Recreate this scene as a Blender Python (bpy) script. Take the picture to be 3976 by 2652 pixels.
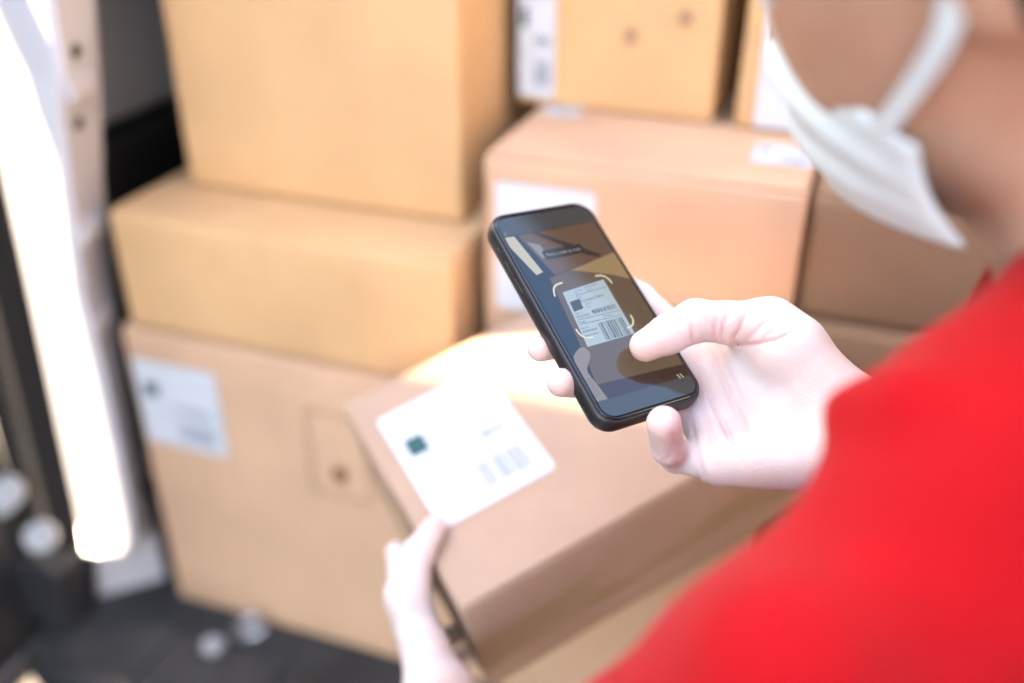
import bpy, bmesh, math, random
import numpy as np
from mathutils import Vector, Matrix, Euler

for o in list(bpy.data.objects):
    bpy.data.objects.remove(o)
SC = bpy.context.scene
COL = SC.collection
random.seed(4)
R = math.radians

# ------------------------------------------------------------------ camera
CAM_H = 1.60
PITCH = R(29.5)
cd = bpy.data.cameras.new('camera')
cd.lens = 35.0
cd.sensor_width = 36.0
cd.clip_start = 0.02
cd.clip_end = 500
cd.dof.use_dof = True
cd.dof.focus_distance = 0.560
cd.dof.aperture_fstop = 1.65
cam = bpy.data.objects.new('camera', cd)
cam.location = (0, 0, CAM_H)
cam.rotation_euler = (R(90) - PITCH, 0, 0)
COL.objects.link(cam)
SC.camera = cam

# ------------------------------------------------------------------ sky, sun, exposure
SUN_EL = 42.0
SUN_H = Vector((-0.930, 0.367))          # direction towards the sun, on the ground
SUN_H.normalize()
S = Vector((SUN_H.x * math.cos(R(SUN_EL)), SUN_H.y * math.cos(R(SUN_EL)), math.sin(R(SUN_EL))))
wd = bpy.data.worlds.new('World')
SC.world = wd
wd.use_nodes = True
nt = wd.node_tree
sky = nt.nodes.new('ShaderNodeTexSky')
sky.sky_type = 'NISHITA'
sky.sun_disc = False
sky.sun_elevation = R(SUN_EL)
sky.sun_rotation = math.atan2(SUN_H.x, SUN_H.y)
nt.links.new(sky.outputs[0], nt.nodes['Background'].inputs[0])
nt.nodes['Background'].inputs[1].default_value = 0.15
sl = bpy.data.lights.new('sun', 'SUN')
sl.energy = 3.5
sl.angle = R(0.6)
sl.color = (1.0, 0.90, 0.76)
so = bpy.data.objects.new('sun', sl)
so.rotation_euler = S.to_track_quat('Z', 'Y').to_euler()
so.location = (-3, -3, 5)
COL.objects.link(so)
SC.view_settings.view_transform = 'Standard'
SC.view_settings.look = 'None'
SC.view_settings.gamma = 1.0
SC.view_settings.use_curve_mapping = False
SC.view_settings.exposure = 3.75
SC.view_settings.use_white_balance = True          # camera balanced for open shade
SC.view_settings.white_balance_temperature = 8800
SC.view_settings.white_balance_tint = 15
SC.render.engine = 'CYCLES'
SC.cycles.use_denoising = True
SC.cycles.max_bounces = 6
SC.cycles.diffuse_bounces = 2
SC.cycles.use_adaptive_sampling = True
SC.cycles.adaptive_threshold = 0.02
SC.cycles.caustics_reflective = False
SC.cycles.caustics_refractive = False
SC.cycles.sample_clamp_indirect = 6.0

# ------------------------------------------------------------------ frames
YAW = R(20)                                # the van stands 20 degrees off the camera's azimuth
U = Vector((math.cos(YAW), -math.sin(YAW), 0))
D = Vector((math.sin(YAW), math.cos(YAW), 0))
VAN_ROT = Euler((0, 0, -YAW))
def van(u, d, w):
    return U * u + D * d + Vector((0, 0, w))

# ------------------------------------------------------------------ materials
MATS = {}
def mat(name, color, rough=0.6, spec=0.4, metal=0.0, noise=0.0, nscale=20.0, bump=0.0, bscale=200.0,
        sss=0.0, emit=None, estr=0.0, color2=None, ior=None, coat=0.0, sheen=0.0, stretch=None):
    if name in MATS:
        return MATS[name]
    m = bpy.data.materials.new(name)
    m.use_nodes = True
    t = m.node_tree
    b = t.nodes['Principled BSDF']
    b.inputs['Base Color'].default_value = (*color, 1)
    b.inputs['Roughness'].default_value = rough
    b.inputs['Specular IOR Level'].default_value = spec
    b.inputs['Metallic'].default_value = metal
    if ior: b.inputs['IOR'].default_value = ior
    if coat: b.inputs['Coat Weight'].default_value = coat
    if sheen: b.inputs['Sheen Weight'].default_value = sheen
    if sss:
        b.inputs['Subsurface Weight'].default_value = sss
        b.inputs['Subsurface Radius'].default_value = (1.0, 0.35, 0.2)
        b.inputs['Subsurface Scale'].default_value = 0.006
    tc = None
    if noise or bump:
        tc = t.nodes.new('ShaderNodeTexCoord')
        mp = t.nodes.new('ShaderNodeMapping')
        t.links.new(tc.outputs['Object'], mp.inputs[0])
        if stretch: mp.inputs['Scale'].default_value = stretch
    if noise:
        n1 = t.nodes.new('ShaderNodeTexNoise')
        n1.inputs['Scale'].default_value = nscale
        n1.inputs['Detail'].default_value = 6
        t.links.new(mp.outputs[0], n1.inputs['Vector'])
        mx = t.nodes.new('ShaderNodeMix')
        mx.data_type = 'RGBA'
        c2 = color2 or tuple(max(0, c * (1 - noise)) for c in color)
        mx.inputs['A'].default_value = (*color, 1)
        mx.inputs['B'].default_value = (*c2, 1)
        rp = t.nodes.new('ShaderNodeMapRange')
        rp.inputs['From Min'].default_value = 0.35
        rp.inputs['From Max'].default_value = 0.68
        t.links.new(n1.outputs[0], rp.inputs['Value'])
        t.links.new(rp.outputs[0], mx.inputs['Factor'])
        t.links.new(mx.outputs['Result'], b.inputs['Base Color'])
    if bump:
        n2 = t.nodes.new('ShaderNodeTexNoise')
        n2.inputs['Scale'].default_value = bscale
        n2.inputs['Detail'].default_value = 4
        t.links.new(mp.outputs[0], n2.inputs['Vector'])
        bp = t.nodes.new('ShaderNodeBump')
        bp.inputs['Strength'].default_value = bump
        bp.inputs['Distance'].default_value = 0.002
        t.links.new(n2.outputs[0], bp.inputs['Height'])
        t.links.new(bp.outputs[0], b.inputs['Normal'])
    if emit:
        b.inputs['Emission Color'].default_value = (*emit, 1)
        b.inputs['Emission Strength'].default_value = estr
    MATS[name] = m
    return m

CARD_Y = mat('cardboard_yellow', (0.74, 0.435, 0.225), 0.85, 0.2, noise=0.12, nscale=9, bump=0.25, bscale=300)
CARD_R = mat('cardboard_parcel', (0.46, 0.305, 0.225), 0.85, 0.2, noise=0.12, nscale=9, bump=0.25, bscale=300)
CARD_P = mat('cardboard_pink', (0.69, 0.42, 0.275), 0.85, 0.2, noise=0.12, nscale=9, bump=0.25, bscale=300)
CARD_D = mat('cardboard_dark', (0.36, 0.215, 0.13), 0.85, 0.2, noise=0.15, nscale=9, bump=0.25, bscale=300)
TAPE = mat('packing_tape', (0.43, 0.29, 0.175), 0.28, 0.5, noise=0.1, nscale=30)
PAPER = mat('label_paper', (0.61, 0.63, 0.68), 0.6, 0.3)
INK = mat('label_ink', (0.16, 0.17, 0.22), 0.7, 0.2)
INK_FAINT = mat('label_ink_faint', (0.15, 0.17, 0.25), 0.7, 0.2)
TEAL = mat('label_teal', (0.012, 0.085, 0.085), 0.6, 0.3)
STAMP = mat('box_stamp', (0.33, 0.15, 0.085), 0.85, 0.1, noise=0.3, nscale=60)
WHITE = mat('van_white_paint', (0.62, 0.62, 0.68), 0.25, 0.5, coat=0.3)
GREY = mat('van_inner_panel', (0.50, 0.53, 0.57), 0.55, 0.4, noise=0.2, nscale=4)
BLACK = mat('black_trim', (0.008, 0.008, 0.009), 0.6, 0.3)
RUBBER = mat('rubber_seal', (0.045, 0.043, 0.038), 0.55, 0.4, noise=0.3, nscale=12)
MATF = mat('floor_mat', (0.045, 0.045, 0.044), 0.7, 0.4, noise=0.45, nscale=14, bump=0.5, bscale=120)
PLASTIC = mat('grey_plastic', (0.035, 0.036, 0.040), 0.5, 0.4, noise=0.25, nscale=10)
CHROME = mat('bright_steel', (0.75, 0.76, 0.78), 0.25, 0.5, metal=1.0)
STEEL = mat('painted_steel', (0.36, 0.37, 0.39), 0.35, 0.5)

# ------------------------------------------------------------------ mesh helpers
def link(o, parent=None):
    COL.objects.link(o)
    if parent is not None:
        o.parent = parent
    return o
def mk(name, verts, faces, m, parent=None, smooth=False):
    me = bpy.data.meshes.new(name)
    me.from_pydata([tuple(v) for v in verts], [], faces)
    me.materials.append(m)
    me.update()
    if smooth:
        me.polygons.foreach_set('use_smooth', [True] * len(me.polygons))
    return link(bpy.data.objects.new(name, me), parent)
def from_bm(name, bm, m, parent=None, smooth=False):
    bmesh.ops.recalc_face_normals(bm, faces=bm.faces[:])
    me = bpy.data.meshes.new(name)
    bm.to_mesh(me)
    bm.free()
    me.materials.append(m)
    if smooth:
        me.polygons.foreach_set('use_smooth', [True] * len(me.polygons))
    return link(bpy.data.objects.new(name, me), parent)
def bm_box(x0, x1, y0, y1, z0, z1, bev=0.0, seg=2):
    bm = bmesh.new()
    bmesh.ops.create_cube(bm, size=1)
    for v in bm.verts:
        v.co = Vector((x0 + (v.co.x + .5) * (x1 - x0), y0 + (v.co.y + .5) * (y1 - y0), z0 + (v.co.z + .5) * (z1 - z0)))
    if bev:
        bmesh.ops.bevel(bm, geom=bm.edges[:], offset=bev, segments=seg, affect='EDGES', profile=0.6)
    return bm
def box(name, x0, x1, y0, y1, z0, z1, m, parent=None, bev=0.0, seg=2):
    return from_bm(name, bm_box(x0, x1, y0, y1, z0, z1, bev, seg), m, parent, False)
def prism(name, poly, z0, z1, m, parent=None):
    n = len(poly)
    vs = [(x, y, z0) for x, y in poly] + [(x, y, z1) for x, y in poly]
    fs = [tuple(range(n - 1, -1, -1)), tuple(range(n, 2 * n))] + [(i, (i + 1) % n, n + (i + 1) % n, n + i) for i in range(n)]
    return mk(name, vs, fs, m, parent)
def sheets(name, polys, z, m, parent=None):
    vs, fs = [], []
    for p in polys:
        fs.append(tuple(range(len(vs), len(vs) + len(p))))
        vs += [(x, y, z) for x, y in p]
    return mk(name, vs, fs, m, parent)
def rect(x0, y0, x1, y1):
    return [(x0, y0), (x1, y0), (x1, y1), (x0, y1)]
def rrect(w, h, r, n=8, cx=0, cy=0):
    out = []
    for k, (sx, sy) in enumerate(((1, 1), (-1, 1), (-1, -1), (1, -1))):
        for i in range(n + 1):
            a = (k + i / n) * math.pi / 2
            out.append((cx + sx * (w / 2 - r) + r * math.cos(a), cy + sy * (h / 2 - r) + r * math.sin(a)))
    return out
def cylinder(name, p, axis, r, h, m, parent=None, n=24, bev=0.0):
    bm = bmesh.new()
    bmesh.ops.create_cone(bm, segments=n, radius1=r, radius2=r, depth=h, cap_ends=True)
    if bev:
        bmesh.ops.bevel(bm, geom=[e for e in bm.edges if abs(abs(e.verts[0].co.z) - h / 2) < 1e-6 and abs(e.verts[0].co.z - e.verts[1].co.z) < 1e-6],
                        offset=bev, segments=2, affect='EDGES')
    q = Vector(axis).to_track_quat('Z', 'Y').to_matrix().to_4x4()
    bmesh.ops.transform(bm, matrix=Matrix.Translation(p) @ q, verts=bm.verts[:])
    return from_bm(name, bm, m, parent)
def tube(name, pts, r, m, parent=None, n=10, closed=False):
    pts = [Vector(p) for p in pts]
    vs, fs = [], []
    k = len(pts)
    for i, p in enumerate(pts):
        a = pts[(i - 1) % k] if (closed or i) else p
        b = pts[(i + 1) % k] if (closed or i < k - 1) else p
        t = (b - a).normalized()
        x = t.cross(Vector((0.3, 0.2, 1)) if abs(t.z) < .9 else Vector((1, 0.2, 0))).normalized()
        y = t.cross(x)
        rr = r[i] if isinstance(r, (list, tuple)) else r
        vs += [p + x * rr * math.cos(2 * math.pi * j / n) + y * rr * math.sin(2 * math.pi * j / n) for j in range(n)]
    for i in range(k if closed else k - 1):
        for j in range(n):
            a, b = i * n, ((i + 1) % k) * n
            fs.append((a + j, a + (j + 1) % n, b + (j + 1) % n, b + j))
    if not closed:
        fs += [tuple(range(n - 1, -1, -1)), tuple(range((k - 1) * n, k * n))]
    return mk(name, vs, fs, m, parent, True)
def text_mesh(name, body, size, x, y, z, m, parent=None, align='LEFT', rot=0.0, width=None):
    cu = bpy.data.curves.new(name, 'FONT')
    cu.body = body
    cu.size = size
    cu.align_x = align
    cu.resolution_u = 2
    o = bpy.data.objects.new(name, cu)
    COL.objects.link(o)
    bpy.context.view_layer.update()
    me = bpy.data.meshes.new_from_object(o.evaluated_get(bpy.context.evaluated_depsgraph_get()))
    bpy.data.objects.remove(o)
    if width and len(me.vertices):
        xs = [v.co.x for v in me.vertices]
        s = width / (max(xs) - min(xs))
        for v in me.vertices:
            v.co.x *= s
    for v in me.vertices:
        c = v.co.copy()
        v.co = Vector((x + c.x * math.cos(rot) - c.y * math.sin(rot), y + c.x * math.sin(rot) + c.y * math.cos(rot), z))
    me.materials.clear()
    me.materials.append(m)
    o = bpy.data.objects.new(name, me)
    return link(o, parent)
def empty(name, loc, rot=None):
    o = bpy.data.objects.new(name, None)
    o.empty_display_size = 0.1
    o.location = loc
    if rot is not None:
        o.rotation_euler = rot
    return link(o)
def tag(o, label, cat, group=None):
    o['label'] = label
    o['category'] = cat
    if group: o['group'] = group
    return o

# ------------------------------------------------------------------ ground
ASPH = mat('pale_concrete', (0.11, 0.104, 0.097), 0.9, 0.3, noise=0.2, nscale=6, bump=0.6, bscale=90)
g = box('ground', -150, 150, -150, 150, -0.4, 0.0, ASPH)
g['kind'] = 'structure'

hs = empty('shade_house', van(-4.0, 0.775, 0), VAN_ROT)  # unseen house, added to shade the person, phone and near parcel
tag(hs, 'unseen tall house added left of the van to throw shade over the loading place', 'house')
HR = mat('house_render', (0.55, 0.52, 0.47), 0.9, 0.2, noise=0.12, nscale=1.2)
box('wall', -5.0, 0.0, -9.0, 0.0, 0, 6.4, HR, hs)
rf = mk('roof', [(-5.3, -9.3, 6.4), (.3, -9.3, 6.4), (.3, .02, 6.4), (-5.3, .02, 6.4), (-2.5, -9.3, 8.2), (-2.5, .02, 8.2)],
        [(0, 1, 4), (3, 5, 2), (0, 4, 5, 3), (1, 2, 5, 4), (0, 3, 2, 1)], mat('roof_tile', (0.18, 0.07, 0.045), 0.85, noise=0.3, nscale=5), hs)
for yy in (-2.0, -4.6, -7.2):
    for zz in (0.9, 3.7):
        wn = box('window', 0.004, 0.05, yy - .55, yy + .55, zz, zz + 1.4, WHITE, hs, 0.006)
        for k in (-.27, .27):
            box('pane', 0.051, 0.056, yy + k - .23, yy + k + .23, zz + .08, zz + 1.32, mat('dark_glass', (0.01, 0.012, 0.014), 0.05, 0.6), wn)

yw = empty('shade_wall', van(1.75, -2.4, 0), VAN_ROT)  # unseen wall, added to darken faces turned to the right
tag(yw, 'unseen dark brick wall added right of the camera to hold off sky light', 'wall')
BRICK = bpy.data.materials.new('dark_brick'); BRICK.use_nodes = True
bt = BRICK.node_tree.nodes.new('ShaderNodeTexBrick')
bt.inputs['Color1'].default_value = (0.10, 0.045, 0.03, 1); bt.inputs['Color2'].default_value = (0.075, 0.038, 0.028, 1)
bt.inputs['Mortar'].default_value = (0.14, 0.13, 0.12, 1); bt.inputs['Scale'].default_value = 4.0
bc = BRICK.node_tree.nodes.new('ShaderNodeTexCoord'); bmp = BRICK.node_tree.nodes.new('ShaderNodeMapping')
bmp.inputs['Rotation'].default_value = (R(90), 0, R(90))
BRICK.node_tree.links.new(bc.outputs['Object'], bmp.inputs[0]); BRICK.node_tree.links.new(bmp.outputs[0], bt.inputs['Vector'])
BRICK.node_tree.links.new(bt.outputs[0], BRICK.node_tree.nodes['Principled BSDF'].inputs['Base Color'])
BRICK.node_tree.nodes['Principled BSDF'].inputs['Roughness'].default_value = 0.9
box('wall', 0, 0.24, -4.6, 4.6, 0, 3.6, BRICK, yw)
box('coping', -0.03, 0.27, -4.62, 4.62, 3.6, 3.68, mat('coping_stone', (0.25, 0.24, 0.22), 0.8), yw, 0.01)

# ------------------------------------------------------------------ the van
FLOOR = 0.70
vn = empty('delivery_van', van(0, 0.7, 0), VAN_ROT)
tag(vn, 'white delivery van with an open black-floored cargo bay full of boxes', 'van')
OY = -0.7                                      # part coordinates: x = u, y = d - 0.7, z
def vbox(name, u0, u1, d0, d1, z0, z1, m, parent=None, bev=0.0):
    return box(name, u0, u1, d0 + OY, d1 + OY, z0, z1, m, parent or vn, bev)
vbox('cargo_floor', -0.84, 0.62, 0.60, 2.6, FLOOR - .06, FLOOR, MATF, bev=0.004)
for k in range(9):                              # shallow ribs of the rubber mat
    vbox('floor_rib', -0.70 + k * .15, -0.68 + k * .15, 0.612, 0.722, FLOOR + .0005, FLOOR + .004, MATF, bev=0.0015)
vbox('sill', -0.80, 0.60, 0.575, 0.602, FLOOR - .05, FLOOR + .003, PLASTIC, bev=0.006)
vbox('bumper', -0.98, 0.80, 0.42, 0.57, 0.36, 0.64, PLASTIC, bev=0.03)
vbox('side_wall', -0.90, -0.795, 0.80, 2.6, 1.262, 1.97, GREY, bev=0.01)
vbox('side_wall', 0.63, 0.72, 0.80, 2.6, FLOOR, 1.97, GREY, bev=0.01)
vbox('wheel_arch', -0.90, -0.765, 0.81, 2.2, FLOOR, 1.255, BLACK, bev=0.02)
vbox('bulkhead', -0.80, 0.64, 2.6, 2.64, FLOOR, 1.97, GREY)
vbox('roof', -0.86, 0.68, 0.945, 2.7, 2.005, 2.04, WHITE, bev=0.012)
vbox('headliner', -0.80, 0.62, 0.94, 2.6, 1.98, 2.003, BLACK, bev=0.004)
vbox('body_side', -0.98, -0.905, 0.82, 3.6, 0.30, 1.95, WHITE, bev=0.03)
vbox('body_side', 0.725, 0.80, 0.82, 3.6, 0.30, 1.95, WHITE, bev=0.03)
vbox('cab', -0.95, 0.77, 2.72, 4.1, 0.30, 1.25, WHITE, bev=0.08)
for sx in (-0.90, 0.72):
    for dd in (1.45, 3.55):
        w_ = cylinder('wheel', (sx, dd + OY, 0.31), (1, 0, 0), 0.31, 0.20, mat('tyre', (0.02, 0.02, 0.02), 0.8), vn, 32, 0.03)
        cylinder('rim', (sx + (-.095 if sx < 0 else .095), dd + OY, 0.31), (1, 0, 0), 0.19, 0.03, CHROME, w_, 24, 0.005)

# left rear pillar: lofted rows (front-left edge, front-right edge, inner edge, inner back)
rows = [  # z, uL, uR, uIn
    (2.00, -0.700, -0.590, -0.600), (1.80, -0.730, -0.620, -0.630), (1.62, -0.750, -0.650, -0.660), (1.434, -0.772, -0.679, -0.688), (1.390, -0.775, -0.682, -0.694),
    (1.365, -0.777, -0.684, -0.698), (1.323, -0.780, -0.698, -0.706), (1.241, -0.786, -0.709, -0.724), (1.141, -0.791, -0.722, -0.738),
    (1.033, -0.797, -0.722, -0.748), (0.930, -0.803, -0.725, -0.753), (0.855, -0.807, -0.729, -0.756), (0.815, -0.809, -0.733, -0.756),
    (0.795, -0.810, -0.745, -0.757), (0.782, -0.811, -0.775, -0.757), (0.775, -0.811, -0.805, -0.757), (0.70, -0.814, -0.812, -0.757), (0.60, -0.818, -0.816, -0.757)]
vs, fs = [], []
for z, a, b, c in rows:
    a -= .034
    lean = min(.100, max(0, z - 1.43) * 0.33)            # the opening slopes forward towards the roof
    y = lean
    vs += [(a, y + .07, z), (a, y + .037, z), (a + .004, y + .033, z), (b - .004, y, z), (b, y + .004, z), (c, y + .058, z), (c - .002, y + .064, z), (c - .075, y + .12, z)]
n = 8
for i in range(len(rows) - 1):
    for j in range(n - 1):
        fs.append((i * n + j, i * n + j + 1, (i + 1) * n + j + 1, (i + 1) * n + j))
pl = mk('pillar', vs, fs, WHITE, vn, False)
sd = pl.modifiers.new('sol', 'SOLIDIFY'); sd.thickness = 0.003; sd.offset = -1
for z, u_, dy in ((1.386, -0.693, .022), (1.318, -0.7085, .022)):
    cylinder('pillar_bolt', (u_ + .006, dy, z), (1, -0.35, 0), 0.008, 0.010, BLACK, vn, 14, 0.002)
for k, z in enumerate((1.352, 1.205, 1.10)):    # pressed steps across the inner flange
    bx = vbox('pressing', 0, 0.046, 0.7 - .003, .7 + .003, -0.010, 0.010, WHITE, bev=0.0025)
    i = min(range(len(rows)), key=lambda q: abs(rows[q][0] - z))
    _, a, b, c = rows[i]
    bx.location = (b + .0005, 0.006, z)
    bx.rotation_euler = (0, 0, math.atan2(.056, c - b))
cylinder('pillar_bolt', (-0.752, .062, 0.845), (1, -.2, 0), 0.011, 0.012, BLACK, vn, 14, 0.002)
# right pillar
vbox('pillar', 0.60, 0.70, 0.70, 0.80, 0.60, 1.98, WHITE, bev=0.02)
# seals and dark trim beside the left pillar
def zpath(f, z0, z1, n=24):
    return [f(z0 + (z1 - z0) * i / (n - 1)) for i in range(n)]
uL = lambda z: np.interp(z, [r_[0] for r_ in rows[::-1]], [r_[1] for r_ in rows[::-1]])
lean = lambda z: min(.100, max(0, z - 1.43) * 0.33)
tube('door_seal', zpath(lambda z: (uL(z) - .048, -.014 + lean(z), z), 0.66, 1.98), 0.0105, RUBBER, vn)
tube('door_seal', [(-0.812, .0, .775), (-0.815, -.012, .72), (-0.80, -.045, .675), (-0.765, -.10, .66), (-0.70, -.135, .655), (-.55, -.140, .655), (.5, -.14, .655)], 0.013, BLACK, vn)
tube('seal_lip', zpath(lambda z: (uL(z) - .072, -.008 + lean(z), z), 0.66, 1.98), 0.010, BLACK, vn)
vbox('lamp_housing', -0.985, -0.868, 0.765, 0.815, 0.62, 1.30, BLACK, bev=0.012)
vbox('tail_lamp', -1.005, -0.955, 0.790, 0.830, 0.90, 1.28, mat('lamp_red', (0.30, 0.012, 0.012), 0.15, 0.5, coat=0.5), bev=0.008)
# left rear door, swung open to stand square to the van's rear
dr = vbox('rear_door', -0.935, -0.875, -0.06, 0.676, 0.60, 1.98, WHITE, bev=0.02)
box('door_lining', -0.874, -0.868, -0.72, -0.045, 0.66, 1.16, PLASTIC, dr, 0.002)
box('door_window', -0.8735, -0.8695, -0.70, -0.10, 1.24, 1.90, mat('dark_glass', (0.01, 0.012, 0.014), 0.05, 0.6), dr, 0.001)
tube('door_seal', [(-0.866, y, z) for y, z in [(-.04, .64), (-.04, 1.94), (-.72, 1.94), (-.72, .64)]], 0.010, BLACK, dr, 8, True)
box('door_handle', -0.866, -0.840, -0.66, -0.56, 0.95, 1.0, BLACK, dr, 0.006)
hg = box('hinge', -0.870, -0.800, -0.060, -0.018, 0.700, 0.790, PLASTIC, dr, 0.006)
for (u_, z, r_) in ((-0.876, 0.888, .020), (-0.892, 0.872, .020), (-0.842, 0.832, .018)):
    cylinder('hinge_bolt', (u_ + .02, -.045, z), (0.6, -1, 0.6), r_, 0.02, STEEL, dr, 20, 0.005)
# unseen right rear door, added open to block light from the right
dr2 = vbox('rear_door', 0.735, 0.795, -0.06, 0.676, 0.60, 1.98, WHITE, bev=0.02)
box('door_lining', 0.728, 0.734, -0.74, -0.03, 0.63, 1.22, BLACK, dr2, 0.002)
box('door_window', 0.7295, 0.7335, -0.70, -0.10, 1.24, 1.90, MATS['dark_glass'], dr2, 0.001)
# tie-down fittings on the floor
cylinder('floor_bolt', (-0.623, 0.677 + OY, FLOOR + .006), (0, 0, 1), 0.0135, 0.012, STEEL, vn, 24, 0.003)
tr = cylinder('tie_down_cup', (-0.600, 0.716 + OY, FLOOR + .003), (0, 0, 1), 0.020, 0.005, mat('dull_steel', (0.16, 0.165, 0.175), 0.4), vn, 24, 0.002)
tube('tie_down_ring', [(-0.592 + .015 * math.cos(a), .716 + OY + .011 * math.sin(a), FLOOR + .011 + .004 * math.sin(a)) for a in [2 * math.pi * i / 20 for i in range(20)]], 0.003, CHROME, tr, 8, True)

# ------------------------------------------------------------------ shipping labels
def ship_label(parent, origin, ex, ey, w, h, full=False):
    """a paper label whose lower left corner is at origin (parent space); ex, ey unit vectors"""
    ex, ey = Vector(ex), Vector(ey)
    ez = ex.cross(ey)
    M = Matrix((ex, ey, ez)).transposed().to_4x4()
    M.translation = Vector(origin)
    lab = prism('shipping_label', rrect(w, h, .004, 5, w / 2, h / 2), 0.0003, 0.0008, PAPER, parent)
    lab.matrix_local = M
    z = 0.0012
    sheets('printed_square', [rect(.09 * w, .58 * h, .26 * w, .74 * h)], z, TEAL, lab)
    bars = []
    rnd = random.Random(7)
    for (x0, x1, y0, y1) in ((.46 * w, .88 * w, .09 * h, .31 * h), (.42 * w, .88 * w, .44 * h, .52 * h)):
        x = x0
        while x < x1:
            b = rnd.choice((.7, 1, 1.6)) * .008 * w
            bars.append(rect(x, y0, min(x + b, x1), y1))
            x += b + rnd.choice((.8, 1.2, 2.2)) * .011 * w
    sheets('barcode', bars, z, INK_FAINT, lab)
    ln = [rect(.05 * w, .335 * h, .95 * w, .338 * h), rect(.05 * w, .40 * h, .95 * w, .403 * h), rect(.30 * w, .80 * h, .303 * w, .97 * h), rect(.32 * w, .79 * h, .95 * w, .793 * h)]
    for q_ in ln:
        sheets('rule', [q_], z, INK_FAINT, lab)
    if full:
        text_mesh('printed_text', 'Company Name', .066 * h, .30 * w, .66 * h, z, INK_FAINT, lab)
        text_mesh('printed_text', 'Order no.\n00000/00000', .036 * h, .05 * w, .47 * h, z, INK_FAINT, lab)
        text_mesh('printed_text', 'Item no.\n00000/00000', .04 * h, .05 * w, .24 * h, z, INK_FAINT, lab)
        text_mesh('printed_text', 'Address\nCity', .034 * h, .30 * w, .58 * h, z, INK_FAINT, lab)
        text_mesh('printed_text', 'Sender', .034 * h, .36 * w, .90 * h, z, INK_FAINT, lab)
    return lab

# ------------------------------------------------------------------ cartons
def warp_box(x0, x1, y0, y1, z0, z1, seed, amp=0.0022, bev=0.004):
    bm = bm_box(x0, x1, y0, y1, z0, z1, 0)
    bmesh.ops.subdivide_edges(bm, edges=bm.edges[:], cuts=7, use_grid_fill=True)
    from mathutils import noise as nz
    c = Vector(((x0 + x1) / 2, (y0 + y1) / 2, (z0 + z1) / 2))
    hx, hy, hz = (x1 - x0) / 2, (y1 - y0) / 2, (z1 - z0) / 2
    for v in bm.verts:
        q = v.co - c
        o = Vector((seed * 3.1, seed * 1.7, 0))
        bulge = lambda a, ha, b, hb: max(0, 1 - (a / ha) ** 2) * max(0, 1 - (b / hb) ** 2)
        if abs(abs(q.y) - hy) < 1e-5: v.co.y += math.copysign(1, q.y) * amp * (bulge(q.x, hx, q.z, hz) + .6 * nz.noise(v.co * 9 + o))
        if abs(abs(q.x) - hx) < 1e-5: v.co.x += math.copysign(1, q.x) * amp * (bulge(q.y, hy, q.z, hz) + .6 * nz.noise(v.co * 9 + o))
        if q.z > hz - 1e-5: v.co.z += .5 * amp * nz.noise(v.co * 9 + o)
    sharp = [e for e in bm.edges if len(e.link_faces) == 2 and e.calc_face_angle(0) > 1.0]
    bmesh.ops.bevel(bm, geom=sharp, offset=bev, segments=3, affect='EDGES', profile=0.5)
    return bm
CARTONS = 'cartons loaded in the van'
def carton(label, u0, u1, d0, d1, z0, z1, m, seed, tape_axis='x', turn=0.0, name='cardboard_box', top_tape=True):
    cu, cdp = (u0 + u1) / 2, (d0 + d1) / 2
    e = empty(name, van(cu, cdp, z0), Euler((0, 0, -YAW + R(turn))))
    tag(e, label, 'box', CARTONS)
    hx, hy, H = (u1 - u0) / 2, (d1 - d0) / 2, z1 - z0
    from_bm('box_body', warp_box(-hx, hx, -hy, hy, 0, H - .0035, seed), m, e, True)
    t = .003
    if tape_axis == 'x':
        f1, f2 = (-hx + .003, hx - .003, -hy + .003, -.002), (-hx + .003, hx - .003, .002, hy - .003)
        tp = (-hx + .001, hx - .001, -.024, .024)
    else:
        f1, f2 = (-hx + .003, -.002, -hy + .003, hy - .003), (.002, hx - .003, -hy + .003, hy - .003)
        tp = (-.024, .024, -hy + .001, hy - .001)
    for f in (f1, f2):
        box('flap', f[0], f[1], f[2], f[3], H - .0030, H, m, e, .0012, 2)
    if top_tape:
        box('packing_tape', tp[0], tp[1], tp[2], tp[3], H + .0002, H + .0006, TAPE, e)
    e['_h'] = H
    return e, hx, hy, H

A_, ahx, ahy, aH = carton('large yellow-brown carton at top of the left stack beside the van pillar', -0.661, -0.350, 0.822, 1.14, 1.227, 1.63, CARD_Y, 1)
B_, bhx, bhy, bH = carton('flat yellow-brown carton in the middle of the left stack', -0.700, -0.326, 0.737, 1.17, 1.093, 1.225, CARD_Y, 2)
C_, chx, chy, cH = carton('big pinkish carton at bottom of left stack with white label and small brown stamp', -0.715, -0.033, 0.736, 1.25, 0.701, 1.091, CARD_P, 3)
D_, dhx, dhy, dH = carton('pinkish carton behind the phone with label on its front, right of the left stack', -0.311, -0.034, 0.779, 1.15, 1.093, 1.315, CARD_P, 4)
E_, ehx, ehy, eH = carton('yellow-brown carton with label on its left edge, standing on the pinkish carton', -0.329, -0.134, 0.930, 1.25, 1.3165, 1.62, CARD_Y, 5, 'y', -1.5)
F_, fhx, fhy, fH = carton('yellow-brown carton with large white label beside the mask at top', -0.116, 0.16, 0.925, 1.25, 1.3165, 1.62, CARD_Y, 6, 'y')
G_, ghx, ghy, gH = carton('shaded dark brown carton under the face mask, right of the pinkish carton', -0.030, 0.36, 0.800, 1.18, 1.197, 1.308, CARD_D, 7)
H_, hhx, hhy, hH = carton('shaded dark brown carton at bottom right under another dark carton', -0.030, 0.40, 0.790, 1.22, 0.701, 1.194, CARD_D, 8)
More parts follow.
